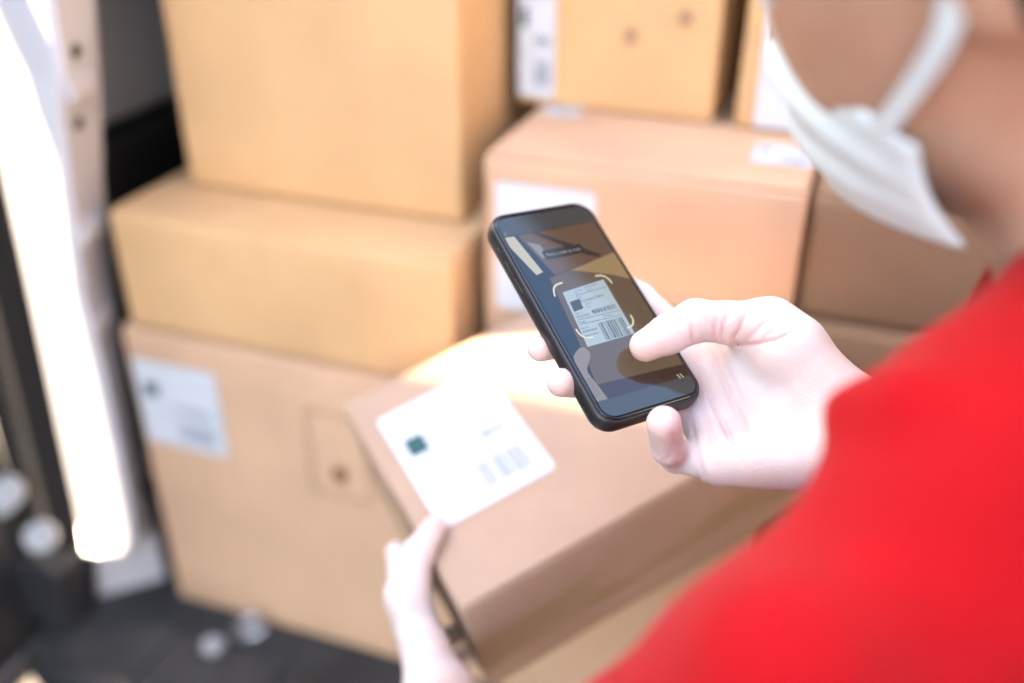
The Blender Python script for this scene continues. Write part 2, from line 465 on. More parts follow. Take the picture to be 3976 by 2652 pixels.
# labels (local x across, front face at y = -h?)
FX, FZ = (1, 0, 0), (0, 0, 1)
ship_label(C_, (-0.706 - (-0.374), -chy - .0022, 0.946 - .701), FX, FZ, .106, .108)
ship_label(D_, (-0.298 - (-0.1725), -dhy - .0022, 1.168 - 1.093), FX, FZ, .092, .124)
ship_label(E_, (-ehx + .001, -ehy - .0015, .008), FX, FZ, .038, .115)
ship_label(F_, (-.098 - .022, -fhy - .0022, .003), FX, FZ, .10, .12)
tl2 = ship_label(D_, (-0.088 + .1725, -.13 + .0, dH + .0005), FX, (0, 1, 0), .052, .05)
ship_label(D_, (-0.30 + .1725, -.06, dH + .0005), FX, (0, 1, 0), .035, .04)
# red-brown printed handling marks
def stamp(parent, x, y, z, s, frame=True, m=None):
    sh = []
    if frame:
        w = .0035 * s
        for (cx, cz) in ((-.028 * s, .03 * s), (.028 * s, .03 * s)):
            pass
    pts = [(x + .011 * s * math.cos(a), z + .013 * s * math.sin(a)) for a in [2 * math.pi * i / 16 for i in range(16)]]
    vs = [(px, y, pz) for px, pz in pts]
    mk('printed_mark', vs, [tuple(range(16))], m or STAMP, parent)
STAMP_F = mat('box_stamp_faint', (0.44, 0.25, 0.15), 0.85, 0.1)
def stamp_frame(parent, x0, z0, x1, z1, y, w=.0016):
    rs = [(x0, z0, x1, z0 + w), (x0, z1 - w, x1, z1), (x0, z0 + w, x0 + w, z1 - w), (x1 - w, z0 + w, x1, z1 - w)]
    vs, fs = [], []
    for a, b, c, d_ in rs:
        k = len(vs)
        vs += [(a, y, b), (c, y, b), (c, y, d_), (a, y, d_)]
        fs.append((k, k + 1, k + 2, k + 3))
    mk('printed_frame', vs, fs, STAMP_F, parent)
cx0 = 0.374
stamp(C_, -0.460 + cx0, -chy - .0050, .960 - .701, .85)
stamp_frame(C_, -0.495 + cx0, .930 - .701, -0.425 + cx0, 1.037 - .701, -chy - .0050)
stamp(E_, .016, -ehy - .0040, .075, .6, m=STAMP_F)
stamp(E_, .066, -ehy - .0040, .095, .6, m=STAMP_F)
stamp(D_, .02, -dhy - .0040, .06, .5)

# ------------------------------------------------------------------ the parcel held in the left hand
PN = Vector((-0.1498, -0.2891, 0.9455)); PX = Vector((0.8669, 0.4215, 0.2662)); PY = Vector((-0.4755, 0.8595, 0.1875))
PX = (PX - PN * PX.dot(PN)).normalized(); PN.normalize(); PY = PN.cross(PX)
PA = Vector((-0.036, 0.5181, 1.0889))        # its near corner
def par(x, y, z):
    return PA + PX * x + PY * y + PN * z
PM4 = Matrix((PX, PY, PN)).transposed().to_4x4()
PM4.translation = PA
parcel = empty('parcel', PA)
parcel.matrix_world = PM4
tag(parcel, 'pinkish cardboard parcel with white address label held in the hands', 'parcel')
PT = 0.130
from_bm('box_body', warp_box(0, .336, 0, .231, -PT, -.0025, 11, .0012, .003), CARD_R, parcel, True)
box('lid', .0015, .3345, .0015, .2295, -.0024, 0, CARD_R, parcel, .0010, 2)
box('packing_tape', -.0006, .3366, -.0010, -.0006, -.092, -.048, TAPE, parcel)
box('packing_tape', -.0020, -.0016, .092, .140, -.126, -.004, TAPE, parcel)
ship_label(parcel, (.0180, .0675, .0002), (1, 0, 0), (0, 1, 0), .100, .1275, True)

# ------------------------------------------------------------------ the phone
QO = Vector((0.04836151, 0.51841334, 1.33182535))
QM = Matrix(((0.84312651, -0.43486945, 0.31626927), (0.5336627, 0.74880296, -0.39306265), (-0.06589243, 0.50018265, 0.86340923)))
Q4 = QM.to_4x4()
Q4.translation = QO
def ph(x, y, z):                              # phone millimetres to the world
    return QO + QM @ Vector((x, y, z)) * .001
phone = empty('smartphone', QO)
phone.matrix_world = Q4
tag(phone, 'black smartphone scanning the parcel label, held in the right hand', 'phone')
CASE = mat('phone_case', (0.016, 0.016, 0.018), 0.34, 0.5, bump=0.05, bscale=3000)
RIM = mat('phone_rim', (0.010, 0.010, 0.012), 0.12, 0.6)
GLASS = mat('screen_glass', (0.004, 0.004, 0.005), 0.03, 0.5, ior=1.52)
GLASS.node_tree.nodes['Principled BSDF'].inputs['Specular Tint'].default_value = (0.30, 0.72, 1.0, 1)  # blue of the reflected sky tinted into the glass
def loft(name, prof, m, parent, r=.0115, n=10):
    """rounded rectangle section lofted along (grow, z) profile; closes both ends"""
    vs, fs = [], []
    base = None
    for gw, z in prof:
        ring = rrect(.073 + 2 * gw, .149 + 2 * gw, r + gw, n)
        k = len(ring)
        vs += [(x, y, z) for x, y in ring]
    for i in range(len(prof) - 1):
        for j in range(k):
            fs.append((i * k + j, i * k + (j + 1) % k, (i + 1) * k + (j + 1) % k, (i + 1) * k + j))
    fs += [tuple(range(k - 1, -1, -1)), tuple(range((len(prof) - 1) * k, len(prof) * k))]
    return mk(name, vs, fs, m, parent, False)
c_ = loft('case', [(-.0035, -.0128), (-.0012, -.0124), (.0003, -.0110), (.0011, -.0085), (.0013, -.0050), (.0011, -.0022), (.0003, -.0006), (-.0006, -.0002), (-.0012, -.0006)], CASE, phone)
for p_ in c_.data.polygons: p_.use_smooth = len(p_.vertices) == 4
r_ = loft('rim', [(-.0012, -.004), (-.0012, .0002), (-.0016, .0004), (-.0024, .00035)], RIM, phone)
for p_ in r_.data.polygons: p_.use_smooth = len(p_.vertices) == 4
g_ = loft('screen_glass', [(-.0024, -.003), (-.0024, .0004), (-.0030, .0006), (-.0034, .00063)], GLASS, phone)
for y0, y1 in ((33, 44), (20, 31), (50, 55)):
    box('side_button', -.0381, -.0372, y0 * .001, y1 * .001, -.0062, -.0040, CASE, phone, .0004, 1)
box('side_button', .0372, .0381, .026, .044, -.0062, -.0040, CASE, phone, .0004, 1)
def glow(name, c, s=1.0):
    m = mat('screen_' + name, (0.004, 0.004, 0.005), 0.03, 0.5, ior=1.52, emit=c, estr=s)
    m.node_tree.nodes['Principled BSDF'].inputs['Specular Tint'].default_value = (0.30, 0.72, 1.0, 1)   # sky blue put into the reflection colour
    return m
Zs = [0.00066]
def disp(name, polys, m):
    Zs[0] += 0.000012
    return sheets(name, [[(x * .001, y * .001) for x, y in p] for p in polys], Zs[0], m, scr)
scr = sheets('display', [[(x * .001, y * .001) for x, y in rrect(67, 142, 7.5, 8)]], 0.00065, glow('off', (0.010, 0.011, 0.013), .5), phone)
SE = 0.085
disp('camera_picture', [[(-33.5, 58), (33.2, 57.6), (33.2, -60), (-33.5, -60)]], glow('asphalt', (0.022, 0.026, 0.034), SE))
disp('picture_carton', [[(-24.3, 57), (33, 57.5), (33, 31), (-14.8, 25)]], glow('carton', (0.120, 0.080, 0.062), SE))
disp('picture_gap', [[(-14.47, 56.8), (-10.0, 56.8), (5, 46), (22.9, 33), (22, 30.4), (13.5, 34.2), (2.2, 43.8)]], glow('gap', (0.045, 0.034, 0.032), SE))
disp('picture_pillar', [[(-33.3, 57.1), (-26.8, 56.9), (-25, 47.8), (-21.4, 28.4), (-26.6, 27.2), (-33.3, 49.6)]], glow('pillar', (0.42, 0.46, 0.42), SE))
disp('picture_label', [[(-21, 51.3), (-13.5, 47.6), (-12.6, 44.4), (-14.6, 37.4), (-17, 38.3), (-19.2, 46.6)]], glow('far_label', (0.20, 0.24, 0.27), SE))
disp('picture_parcel', [[(-19.5, 23.4), (33.2, 32.2), (33.2, -52.5), (-28, -50.1), (-24, -20)]], glow('parcel', (0.115, 0.088, 0.066), SE))
disp('picture_parcel_front', [[(-28, -50.1), (33.2, -52.5), (33.2, -60), (-26.3, -60)]], glow('parcel_front', (0.045, 0.026, 0.020), SE))
disp('picture_light_band', [[(-2.7, 25.6), (33.2, 32.2), (33.2, 11.1), (22, 17), (9.95, 21.4)]], glow('band', (0.27, 0.21, 0.13), SE))
disp('picture_address_label', [[(-16.6, 12), (14.9, 14.8), (14.1, -25.4), (-20.6, -26.3)]], glow('paper', (0.32, 0.47, 0.64), SE))
PK = glow('print', (0.055, 0.065, 0.075), SE)
disp('picture_square', [[(-15.6, 4.6), (-8.2, 5.5), (-9.2, -1.4), (-16.3, -2.3)]], PK)
def quadmap(q, s, t):
    (a, b, c, d_) = [Vector(v) for v in q]
    return tuple((a * (1 - s) + b * s) * (1 - t) + (d_ * (1 - s) + c * s) * t)
rnd = random.Random(3)
bars = []
for q, nb in (([(-5.7, -13), (12.3, -13), (11.8, -25.3), (-6.6, -25.2)], 34), ([(-5.1, -3.9), (12.5, -3.2), (12.3, -6.5), (-4.9, -6.6)], 30)):
    x = 0.0
    while x < 1:
        b = rnd.choice((.5, 1, 1.0, 2.0)) / nb
        x2 = min(x + b * .8, 1)
        bars.append([quadmap(q, x, 0), quadmap(q, x2, 0), quadmap(q, x2, 1), quadmap(q, x, 1)])
        x += b * .8 + rnd.choice((.5, .8, 1.2)) / nb
disp('picture_barcode', bars, PK)
lines = []
for (x0, y0, x1, y1, w) in ((-7.9, 11.6, -9.1, 6, .14), (-17, -8, 13.5, -8.2, .16), (-17.7, -11.2, 13.1, -11.6, .16), (-8.6, 8.0, 13.8, 9.4, .14), (0.8, -8.2, 0.5, -11.4, .14)):
    dx, dy = x1 - x0, y1 - y0
    l = math.hypot(dx, dy)
    nx, ny = -dy / l * w, dx / l * w
    lines.append([(x0 + nx, y0 + ny), (x1 + nx, y1 + ny), (x1 - nx, y1 - ny), (x0 - nx, y0 - ny)])
disp('picture_rule', lines, PK)
zt = Zs[0] + .00002
mm = .001
def stext(s, size, x, y, w, m=PK, rot=.06):
    return text_mesh('picture_text', s, size * mm, x * mm, y * mm, zt, m, scr, 'LEFT', rot, w * mm if w else None)
stext('Company Name', 3.0, -8.0, 2.6, 16.5)
stext('To', 1.6, -8.0, 5.6, 1.8)
stext('Address line', 1.5, -6.6, .6, 5.2)
stext('City', 1.5, -6.6, -1.6, 2.6)
stext('From', 1.6, -6.5, 10.6, 3.4)
stext('Company Sender', 1.6, -1.1, 11.6, 10.0)
stext('Address line', 1.4, -1.1, 9.6, 5.5)
stext('Order no.', 1.7, -17.0, -4.4, 5.6, PK, .02)
stext('00000/00000', 1.9, -17.3, -6.9, 9.8, PK, .01)
stext('Weight', 1.5, -17.6, -10.4, 5.2, PK, 0)
stext('Delivery', 1.5, 1.6, -10.2, 5.4, PK, 0)
stext('Item no.', 1.8, -18.2, -14.6, 5.6, PK, .01)
stext('00000/00000', 2.1, -18.5, -17.2, 10.4, PK, .02)
stext('Description', 1.7, -18.6, -19.8, 9.8, PK, .02)
TH = glow('thumb', (0.22, 0.215, 0.225), SE)
disp('picture_thumb', [[(-33.5, -33), (-32.6, -30), (-29.9, -27.8), (-26, -25.7), (-22.9, -25.6), (-21.2, -29.5), (-22.4, -33), (-25.4, -35.8), (-28.4, -39), (-29.4, -42), (-28.4, -47), (-27.6, -51.3), (-26.3, -60), (-33.5, -60)]], TH)
wr = []
for k in range(7):
    y = -45 - k * 1.7
    wr.append([(-33.2, y - 2.2), (-31, y - .6), (-28.8, y), (-28.8, y - .35), (-31, y - 1.0), (-33.2, y - 2.6)])
disp('picture_wrinkle', wr, glow('wrinkle', (0.12, 0.115, 0.12), SE))
pill = [(x + -.6, y + 39.6) for x, y in rrect(28.5, 6.8, 1.6, 5)]
disp('prompt_box', [pill], glow('prompt', (0.030, 0.034, 0.042), SE))
zt = Zs[0] + .00002
stext('Find a code to scan', 3.3, -13.0, 38.4, 24.6, glow('prompt_text', (0.34, 0.38, 0.42), SE), 0)
def arc(p0, p1, p2, p3, w=.55, n=12):
    L = []
    for i in range(n + 1):
        t = i / n
        L.append(Vector(p0) * (1 - t) ** 3 + Vector(p1) * 3 * t * (1 - t) ** 2 + Vector(p2) * 3 * t * t * (1 - t) + Vector(p3) * t ** 3)
    out = []
    for i in range(n):
        dv = (L[min(i + 2, n)] - L[max(i - 1, 0)]).normalized()
        dv0 = (L[min(i + 1, n)] - L[max(i - 1, 0)]).normalized()
        dv1 = (L[min(i + 2, n)] - L[i]).normalized()
        n0, n1 = Vector((-dv0.y, dv0.x)) * w, Vector((-dv1.y, dv1.x)) * w
        out.append([tuple(L[i] - n0), tuple(L[i + 1] - n1), tuple(L[i + 1] + n1), tuple(L[i] + n0)])
    return out
BRK = glow('bracket', (0.60, 0.66, 0.58), SE)
disp('scan_bracket', arc((-22.8, 10.4), (-21.5, 16.5), (-19.5, 18.4), (-13, 18.4)), BRK)
disp('scan_bracket', arc((10.7, 18.1), (16.8, 18.5), (18.8, 15), (19, 10.8)), BRK)
disp('scan_bracket', arc((18.4, -12.9), (18.6, -18.5), (16, -20.8), (10.9, -20.9)), BRK)
disp('scan_bracket', arc((-21.5, -13.5), (-21.8, -19.5), (-18.5, -21.3), (-13.7, -21.1)), BRK)
disp('torch_icon', [[(24.3, -57.6), (25.3, -57.6), (26.2, -60.6), (25.2, -60.6)], [(26.6, -57.6), (27.6, -57.6), (28.5, -60.6), (27.5, -60.6)]], glow('icon', (0.35, 0.37, 0.34), SE))
disp('status_icon', [[(-31.5, 60.2), (-30.7, 60.2), (-30.7, 61), (-31.5, 61)], [(-32.6, 58.6), (-31.8, 58.6), (-31.8, 59.4), (-32.6, 59.4)]], glow('status', (0.35, 0.38, 0.4), SE))

# ------------------------------------------------------------------ signed distance modelling for the person
class Field:
    def __init__(self, lo, hi, h):
        self.lo = np.array(lo, float); self.h = h
        self.n = np.ceil((np.array(hi, float) - self.lo) / h).astype(int) + 1
        self.ax = [self.lo[i] + h * np.arange(self.n[i]) for i in range(3)]
        self.v = np.full(self.n, 0.05, np.float32)
    def sub(self, lo, hi):
        a = np.clip(np.floor((np.array(lo) - self.lo) / self.h).astype(int), 0, self.n)
        b = np.clip(np.ceil((np.array(hi) - self.lo) / self.h).astype(int) + 1, 0, self.n)
        return tuple(slice(a[i], b[i]) for i in range(3))
    def pts(self, sl):
        return np.stack(np.meshgrid(*[self.ax[i][sl[i]] for i in range(3)], indexing='ij'), -1).astype(np.float32)
def smin(a, b, k):
    if k <= 0: return np.minimum(a, b)
    hh = np.clip(.5 + .5 * (b - a) / k, 0, 1)
    return b * (1 - hh) + a * hh - k * hh * (1 - hh)
def sd_cone(P, a, b, ra, rb, flat=None):
    a = np.array(a, np.float32); b = np.array(b, np.float32)
    Q = P - a
    ba = b - a
    if flat is not None:                        # flat = (axis, factor): squash distances along one axis
        axv = np.array(flat[0], np.float32); axv /= np.linalg.norm(axv)
        off = Q @ axv
        along = np.clip((Q @ ba) / (ba @ ba), 0, 1)
        off = off - along * (ba @ axv)
        Q = Q + axv * (off * (flat[1] - 1))[..., None]
    t = np.clip((Q @ ba) / max(ba @ ba, 1e-9), 0, 1)
    d = np.linalg.norm(Q - ba * t[..., None], axis=-1) - (ra + (rb - ra) * t)
    return d
def sd_ell(P, c, M, r):
    q = (P - np.array(c, np.float32)) @ np.array(M, np.float32)     # M columns = axes
    r = np.array(r, np.float32)
    k0 = np.linalg.norm(q / r, axis=-1); k1 = np.linalg.norm(q / (r * r), axis=-1)
    return k0 * (k0 - 1) / np.maximum(k1, 1e-6)
def surface_nets(F, it=2):
    v = F.v; h = F.h
    ins = v < 0
    nx, ny, nz = v.shape
    cnt = np.zeros((nx - 1, ny - 1, nz - 1), np.int8)
    corners = [(i, j, k) for i in (0, 1) for j in (0, 1) for k in (0, 1)]
    for i, j, k in corners:
        cnt += ins[i:nx - 1 + i, j:ny - 1 + j, k:nz - 1 + k]
    act = (cnt > 0) & (cnt < 8)
    idx = np.argwhere(act)
    lut = np.full(act.shape, -1, np.int64)
    lut[act] = np.arange(len(idx))
    val = {c: v[idx[:, 0] + c[0], idx[:, 1] + c[1], idx[:, 2] + c[2]] for c in corners}
    acc = np.zeros((len(idx), 3)); num = np.zeros(len(idx))
    for c in corners:
        for ax in range(3):
            if c[ax] == 0:
                c2 = list(c); c2[ax] = 1; c2 = tuple(c2)
                va, vb = val[c], val[c2]
                m = (va < 0) != (vb < 0)
                t = np.where(m, va / np.where(m, va - vb, 1), 0)
                p = np.array(c, float)[None, :].repeat(len(idx), 0)
                p[:, ax] += t
                acc[m] += p[m]; num[m] += 1
    V = F.lo + (idx + acc / num[:, None]) * h
    faces = []
    for ax in range(3):
        a1, a2 = (ax + 1) % 3, (ax + 2) % 3
        s0 = [slice(None)] * 3; s1 = [slice(None)] * 3
        s0[ax] = slice(0, -1); s1[ax] = slice(1, None)
        e0, e1 = ins[tuple(s0)], ins[tuple(s1)]
        ed = np.argwhere(e0 != e1)
        ok = (ed[:, a1] > 0) & (ed[:, a2] > 0) & (ed[:, a1] < v.shape[a1] - 1) & (ed[:, a2] < v.shape[a2] - 1)
        ed = ed[ok]
        fl = e0[ed[:, 0], ed[:, 1], ed[:, 2]]
        def L(o1, o2):
            q = ed.copy(); q[:, a1] += o1; q[:, a2] += o2
            return lut[q[:, 0], q[:, 1], q[:, 2]]
        f = np.stack([L(-1, -1), L(0, -1), L(0, 0), L(-1, 0)], 1)
        f[~fl] = f[~fl][:, ::-1]
        faces.append(f)
    Fc = np.concatenate(faces)
    Fc = Fc[(Fc >= 0).all(1)]
    for _ in range(it):                          # light Laplacian smoothing
        A = np.zeros_like(V); N = np.zeros(len(V))
        for i in range(4):
            a, b = Fc[:, i], Fc[:, (i + 1) % 4]
            for q in range(3):
                A[:, q] += np.bincount(a, V[b, q], len(V)) + np.bincount(b, V[a, q], len(V))
            N += np.bincount(a, minlength=len(V)) + np.bincount(b, minlength=len(V))
        V = np.where(N[:, None] > 0, .45 * V + .55 * A / np.maximum(N, 1)[:, None], V)
    return V, Fc
def np_mesh(name, parts, m, parent=None):
    Vs, Fs, k = [], [], 0
    for V, Fc in parts:
        Vs.append(V); Fs.append(Fc + k); k += len(V)
    V = np.concatenate(Vs); Fc = np.concatenate(Fs)
    me = bpy.data.meshes.new(name)
    me.vertices.add(len(V)); me.vertices.foreach_set('co', V.astype(np.float32).ravel())
    me.loops.add(Fc.size); me.loops.foreach_set('vertex_index', Fc.astype(np.int32).ravel())
    me.polygons.add(len(Fc)); me.polygons.foreach_set('loop_start', np.arange(0, Fc.size, 4, dtype=np.int32))
    me.polygons.foreach_set('loop_total', np.full(len(Fc), 4, np.int32))
    me.polygons.foreach_set('use_smooth', np.ones(len(Fc), bool))
    me.update(calc_edges=True)
    me.validate()
    me.materials.append(m)
    return link(bpy.data.objects.new(name, me), parent)
def union(F, prims, k=.01, pad=.02):
    """each prim: (kind, args..., k or None)"""
    for pr in prims:
        kind = pr[0]
        if kind == 'c':
            _, a, b, ra, rb = pr[:5]
            kk = pr[5] if len(pr) > 5 else k
            fl = pr[6] if len(pr) > 6 else None
            a = np.array(a, float); b = np.array(b, float); r = max(ra, rb) + kk + pad
            sl = F.sub(np.minimum(a, b) - r, np.maximum(a, b) + r)
            P = F.pts(sl)
            if P.size == 0: continue
            dd = sd_cone(P, a, b, ra, rb, fl)
        else:
            _, c, M, rr = pr[:4]
            kk = pr[4] if len(pr) > 4 else k
            r = max(rr) + kk + pad
            sl = F.sub(np.array(c) - r, np.array(c) + r)
            P = F.pts(sl)
            if P.size == 0: continue
            dd = sd_ell(P, c, M, rr)
        F.v[sl] = smin(F.v[sl], dd, kk)
def grooves(F, lines, origin, ex, ey, ez):
    """skin folds: each line = (points2d, half width, depth) in a plane frame, carved only on the +ez side"""
    origin, ex, ey, ez = [np.array(q, np.float32) for q in (origin, ex, ey, ez)]
    near = np.argwhere(np.abs(F.v) < .004)
    P = (F.lo + near * F.h).astype(np.float32) - origin
    x, y, z = P @ ex, P @ ey, P @ ez
    add = np.zeros(len(near), np.float32)
    for pts, w, dep, zmin in lines:
        best = np.full(len(near), 9.0, np.float32)
        nseg = len(pts) - 1
        fade = np.ones(len(near), np.float32)
        for i in range(nseg):
            a = np.array(pts[i]); b = np.array(pts[i + 1]); ba = b - a
            t = np.clip(((x - a[0]) * ba[0] + (y - a[1]) * ba[1]) / (ba @ ba), 0, 1)
            dd = np.hypot(x - a[0] - ba[0] * t, y - a[1] - ba[1] * t)
            gl = (i + t) / nseg
            fd = np.clip(np.minimum(gl, 1 - gl) * 5, 0, 1)
            fade = np.where(dd < best, fd, fade)
            best = np.minimum(best, dd)
        e = 1.25 * dep * np.exp(-(best / w) ** 2) * (.25 + .75 * fade) * (z > zmin)
        add = np.maximum(add, e)
    F.v[near[:, 0], near[:, 1], near[:, 2]] += add

SKIN_H = mat('skin_hand', (0.69, 0.61, 0.585), 0.5, 0.3, noise=0.2, nscale=45, color2=(0.69, 0.52, 0.48), bump=0.22, bscale=700, sss=0.35)
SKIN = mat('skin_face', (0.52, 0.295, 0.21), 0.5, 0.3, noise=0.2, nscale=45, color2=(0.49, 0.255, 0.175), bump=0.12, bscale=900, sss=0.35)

def hand_field(lo, hi, h, palm, fingers, kp=.010):
    F = Field(lo, hi, h)
    union(F, palm, kp)
    base = F.v.copy()
    out = base.copy()
    for chain, kf in fingers:
        G = Field.__new__(Field)
        G.lo, G.h, G.n, G.ax = F.lo, F.h, F.n, F.ax
        G.v = np.full(F.n, .05, np.float32)
        union(G, chain, .003)
        out = np.minimum(out, smin(base, G.v, kf))
    F.v = out
    return F
def chain(j, f=None):
    """joints [(point, radius), ...] -> cones"""
    return [('c', j[i][0], j[i + 1][0], j[i][1], j[i + 1][1]) for i in range(len(j) - 1)]

# ---- right hand (phone millimetres)
W = ph(89.9, -138.8, 34)
T0, T1, T2, T3 = ph(86.3, -118.3, 33), ph(75.6, -57.6, 33), ph(37.7, -38.7, 24), ph(8.5, -39.2, 10)
I0, M0, R0, P0 = ph(62.9, -30.2, -20), ph(53.3, -56.1, -21), ph(42.3, -83.3, -20), ph(31.5, -109.7, -16)
E_R = Vector((0.36, 0.43, 1.13))
pn = (M0 - W).cross(P0 - I0).normalized()
if pn.dot(Vector((0, 0, CAM_H)) - M0) < 0: pn = -pn
Wu, Wr = W + (P0 - I0).normalized() * .014, W - (P0 - I0).normalized() * .014
palm = [('c', Wr, I0, .0175, .0115, .012), ('c', W, M0, .0175, .0120, .012), ('c', W, R0, .0175, .0115, .012), ('c', Wu, P0, .0175, .0108, .012),
        ('c', I0, P0, .0108, .0100, .012),
        ('c', T0 + (W - T0) * .3, T0 * .35 + T1 * .65, .0215, .0190, .012), ('c', T0 * .3 + T1 * .7, T1, .0165, .0140, .010),
        ('c', Wu + pn * .004, P0 * .75 + Wu * .25 + pn * .003, .0180, .0140, .012),
        ('c', T1 * .75 + T0 * .25, I0 * .75 + W * .25, .0100, .0085, .022),
        ('c', W, W + (E_R - W) * .6, .0265, .0360, .012)]
fing = [
    (chain([(T1, .0140), (T1 * .45 + T2 * .55, .0122), (T2, .0122), (T2 * .45 + T3 * .55, .0112), (T3, .0093)]), .010),
    (chain([(I0, .0112), (ph(52, 10, -23), .0098), (ph(30, 32, -20), .0086), (ph(12, 41, -18.5), .0078)]), .009),
    (chain([(M0, .0114), (ph(31, -19, -24), .0100), (ph(-7, -10, -21.5), .0088), (ph(-37.5, -11, -17), .0076)]), .009),
    (chain([(R0, .0110), (ph(22, -48, -23.5), .0097), (ph(-15, -40, -20), .0088), (ph(-41.5, -38.5, -9.5), .0081)]), .009),
    (chain([(P0, .0104), (ph(16, -95, -27), .0092), (ph(3, -93, -13), .0093), (ph(-6.0, -85.5, 6.5), .0097)]), .007)]
pts_all = [W, T0, T1, T2, T3, I0, M0, R0, P0, ph(-41, -38, -9), ph(12, 41, -18)]
lo = [min(p[i] for p in pts_all) - .03 for i in range(3)]
hi = [max(p[i] for p in pts_all) + .03 for i in range(3)]
FR = hand_field(lo, hi, .0011, palm, fing)
# folds in a frame facing the camera: mm in picture-like axes around the palm centre
hc = (M0 + W) / 2
fz = (Vector((0, 0, CAM_H)) - hc).normalized()
fx = Vector((1, 0, 0)); fx = (fx - fz * fx.dot(fz)).normalized(); fy = fz.cross(fx)
FPX = 35 / 36 * 3976
def hp(px, py):                                  # photo position on the palm, in the fold frame
    cz = (hc - Vector((0, 0, CAM_H))).dot(Vector((0, math.cos(PITCH), -math.sin(PITCH))))
    ry = Vector((0, math.cos(PITCH), -math.sin(PITCH))) + Vector((1, 0, 0)) * ((px - 1988) / FPX) - Vector((0, math.sin(PITCH), math.cos(PITCH))) * ((py - 1326) / FPX)
    q = Vector((0, 0, CAM_H)) + ry * ((hc - Vector((0, 0, CAM_H))).dot(fz) / ry.dot(fz)) - hc
    return (q.dot(fx), q.dot(fy))
def cr2(x, y): return hp(2050 + .6058 * x, 1050 + .6058 * y)
lines = [
    ([cr2(1700, 415), cr2(1600, 465), cr2(1480, 485), cr2(1370, 487), cr2(1320, 468)], .0010, .0016, -.03),
    ([cr2(1085, 475), cr2(1082, 420), cr2(1075, 370)], .0008, .0010, -.03),
    ([cr2(1215, 470), cr2(1215, 400), cr2(1225, 340)], .0009, .0008, -.03),
    ([cr2(1255, 465), cr2(1270, 380), cr2(1300, 300)], .0009, .0009, -.03),
    ([cr2(1330, 462), cr2(1370, 390), cr2(1400, 310)], .0010, .0010, -.03),
    ([cr2(1400, 470), cr2(1480, 400), cr2(1540, 330)], .0010, .0008, -.03),
    ([cr2(1500, 470), cr2(1580, 400), cr2(1640, 350)], .0010, .0007, -.03),
    ([cr2(1150, 480), cr2(1230, 650), cr2(1350, 900), cr2(1480, 1150)], .0016, .0013, -.06),
    ([cr2(1080, 560), cr2(1150, 760), cr2(1260, 980), cr2(1380, 1210)], .0015, .0013, -.06),
    ([cr2(1200, 470), cr2(1300, 680), cr2(1400, 880)], .0013, .0009, -.06),
    ([cr2(1090, 700), cr2(1130, 860), cr2(1190, 1060), cr2(1230, 1250)], .0013, .0010, -.06),
    ([cr2(1040, 930), cr2(1090, 1080), cr2(1130, 1230), cr2(1160, 1340)], .0011, .0011, -.06),
    ([cr2(985, 1010), cr2(1010, 1120), cr2(1015, 1200)], .0009, .0010, -.06),
    ([cr2(1105, 1300), cr2(1112, 1345)], .0012, .0010, -.06),
    ([cr2(1165, 1340), cr2(1172, 1385)], .0012, .0010, -.06),
    ([cr2(890, 1225), cr2(960, 1170), cr2(985, 1080)], .0007, .0005, -.06),
]
grooves(FR, lines, hc, fx, fy, fz)
right_hand = surface_nets(FR, 2)
def blush(V):
    P = V - np.array(hc)
    x, y = P @ np.array(fx), P @ np.array(fy)
    out = np.zeros(len(V))
    for pts, w, dep, zmin in lines:
        best = np.full(len(V), 9.0)
        for i in range(len(pts) - 1):
            a = np.array(pts[i]); b = np.array(pts[i + 1]); ba = b - a
            t = np.clip(((x - a[0]) * ba[0] + (y - a[1]) * ba[1]) / (ba @ ba), 0, 1)
            best = np.minimum(best, np.hypot(x - a[0] - ba[0] * t, y - a[1] - ba[1] * t))
        out = np.maximum(out, (.6 if zmin > -.05 else .26) * np.exp(-(best / (w * 2.2)) ** 2))
    for q, r0 in ((T3, .013), (ph(-6.0, -85.5, 6.5), .013), (ph(2, -90, -8), .012), (ph(-41.5, -38.5, -9.5), .012), (ph(-37.5, -11, -17), .012), (T2, .010)):
        out = np.maximum(out, .8 * np.exp(-(np.linalg.norm(V - np.array(q), axis=1) / r0) ** 2))
    return out
rb = blush(right_hand[0])

# ---- left hand (parcel metres)
lp = lambda a, b, c: par(a * .001, b * .001, c * .001)
LW = lp(-40, -24, -50)
LT0, LT1, LT2, LT3 = lp(-33, 6, -32), lp(-27, 38, -8), lp(-7, 54, 8), lp(13, 67, 8.2)
LI0, LM0, LR0, LP0 = lp(-30, 56, -42), lp(-34, 50, -64), lp(-36, 38, -84), lp(-36, 22, -102)
E_L = Vector((-0.045, 0.255, 1.12))
palmL = [('c', LW, LI0, .0170, .0125, .012), ('c', LW, LM0, .0170, .0125, .012), ('c', LW, LR0, .0165, .0120, .012), ('c', LW, LP0, .0160, .0110, .012),
         ('c', LT0, LT1, .0175, .0140, .012), ('c', LT1, LI0, .0100, .0090, .016),
         ('c', LW, LW + (E_L - LW) * .75, .0250, .0345, .014)]
fingL = [
    (chain([(LT1, .0138), (LT2, .0120), (LT3, .0092)]), .010),
    (chain([(LI0, .0115), (lp(-17, 99, -44), .0092), (lp(-11, 100, -72), .0085), (lp(-9, 94, -92), .0078)]), .008),
    (chain([(LM0, .0115), (lp(-19, 90, -84), .0098), (lp(-10.5, 112, -100), .0090), (lp(-8.4, 124, -116), .0080)]), .008),
    (chain([(LR0, .0110), (lp(-22, 60, -118), .0095), (lp(-4, 64, -140.5), .0088), (lp(16, 64, -138.5), .0080)]), .008),
    (chain([(LP0, .0100), (lp(-20, 38, -128), .0088), (lp(-2, 40, -140), .0080), (lp(14, 40, -137.8), .0072)]), .008)]
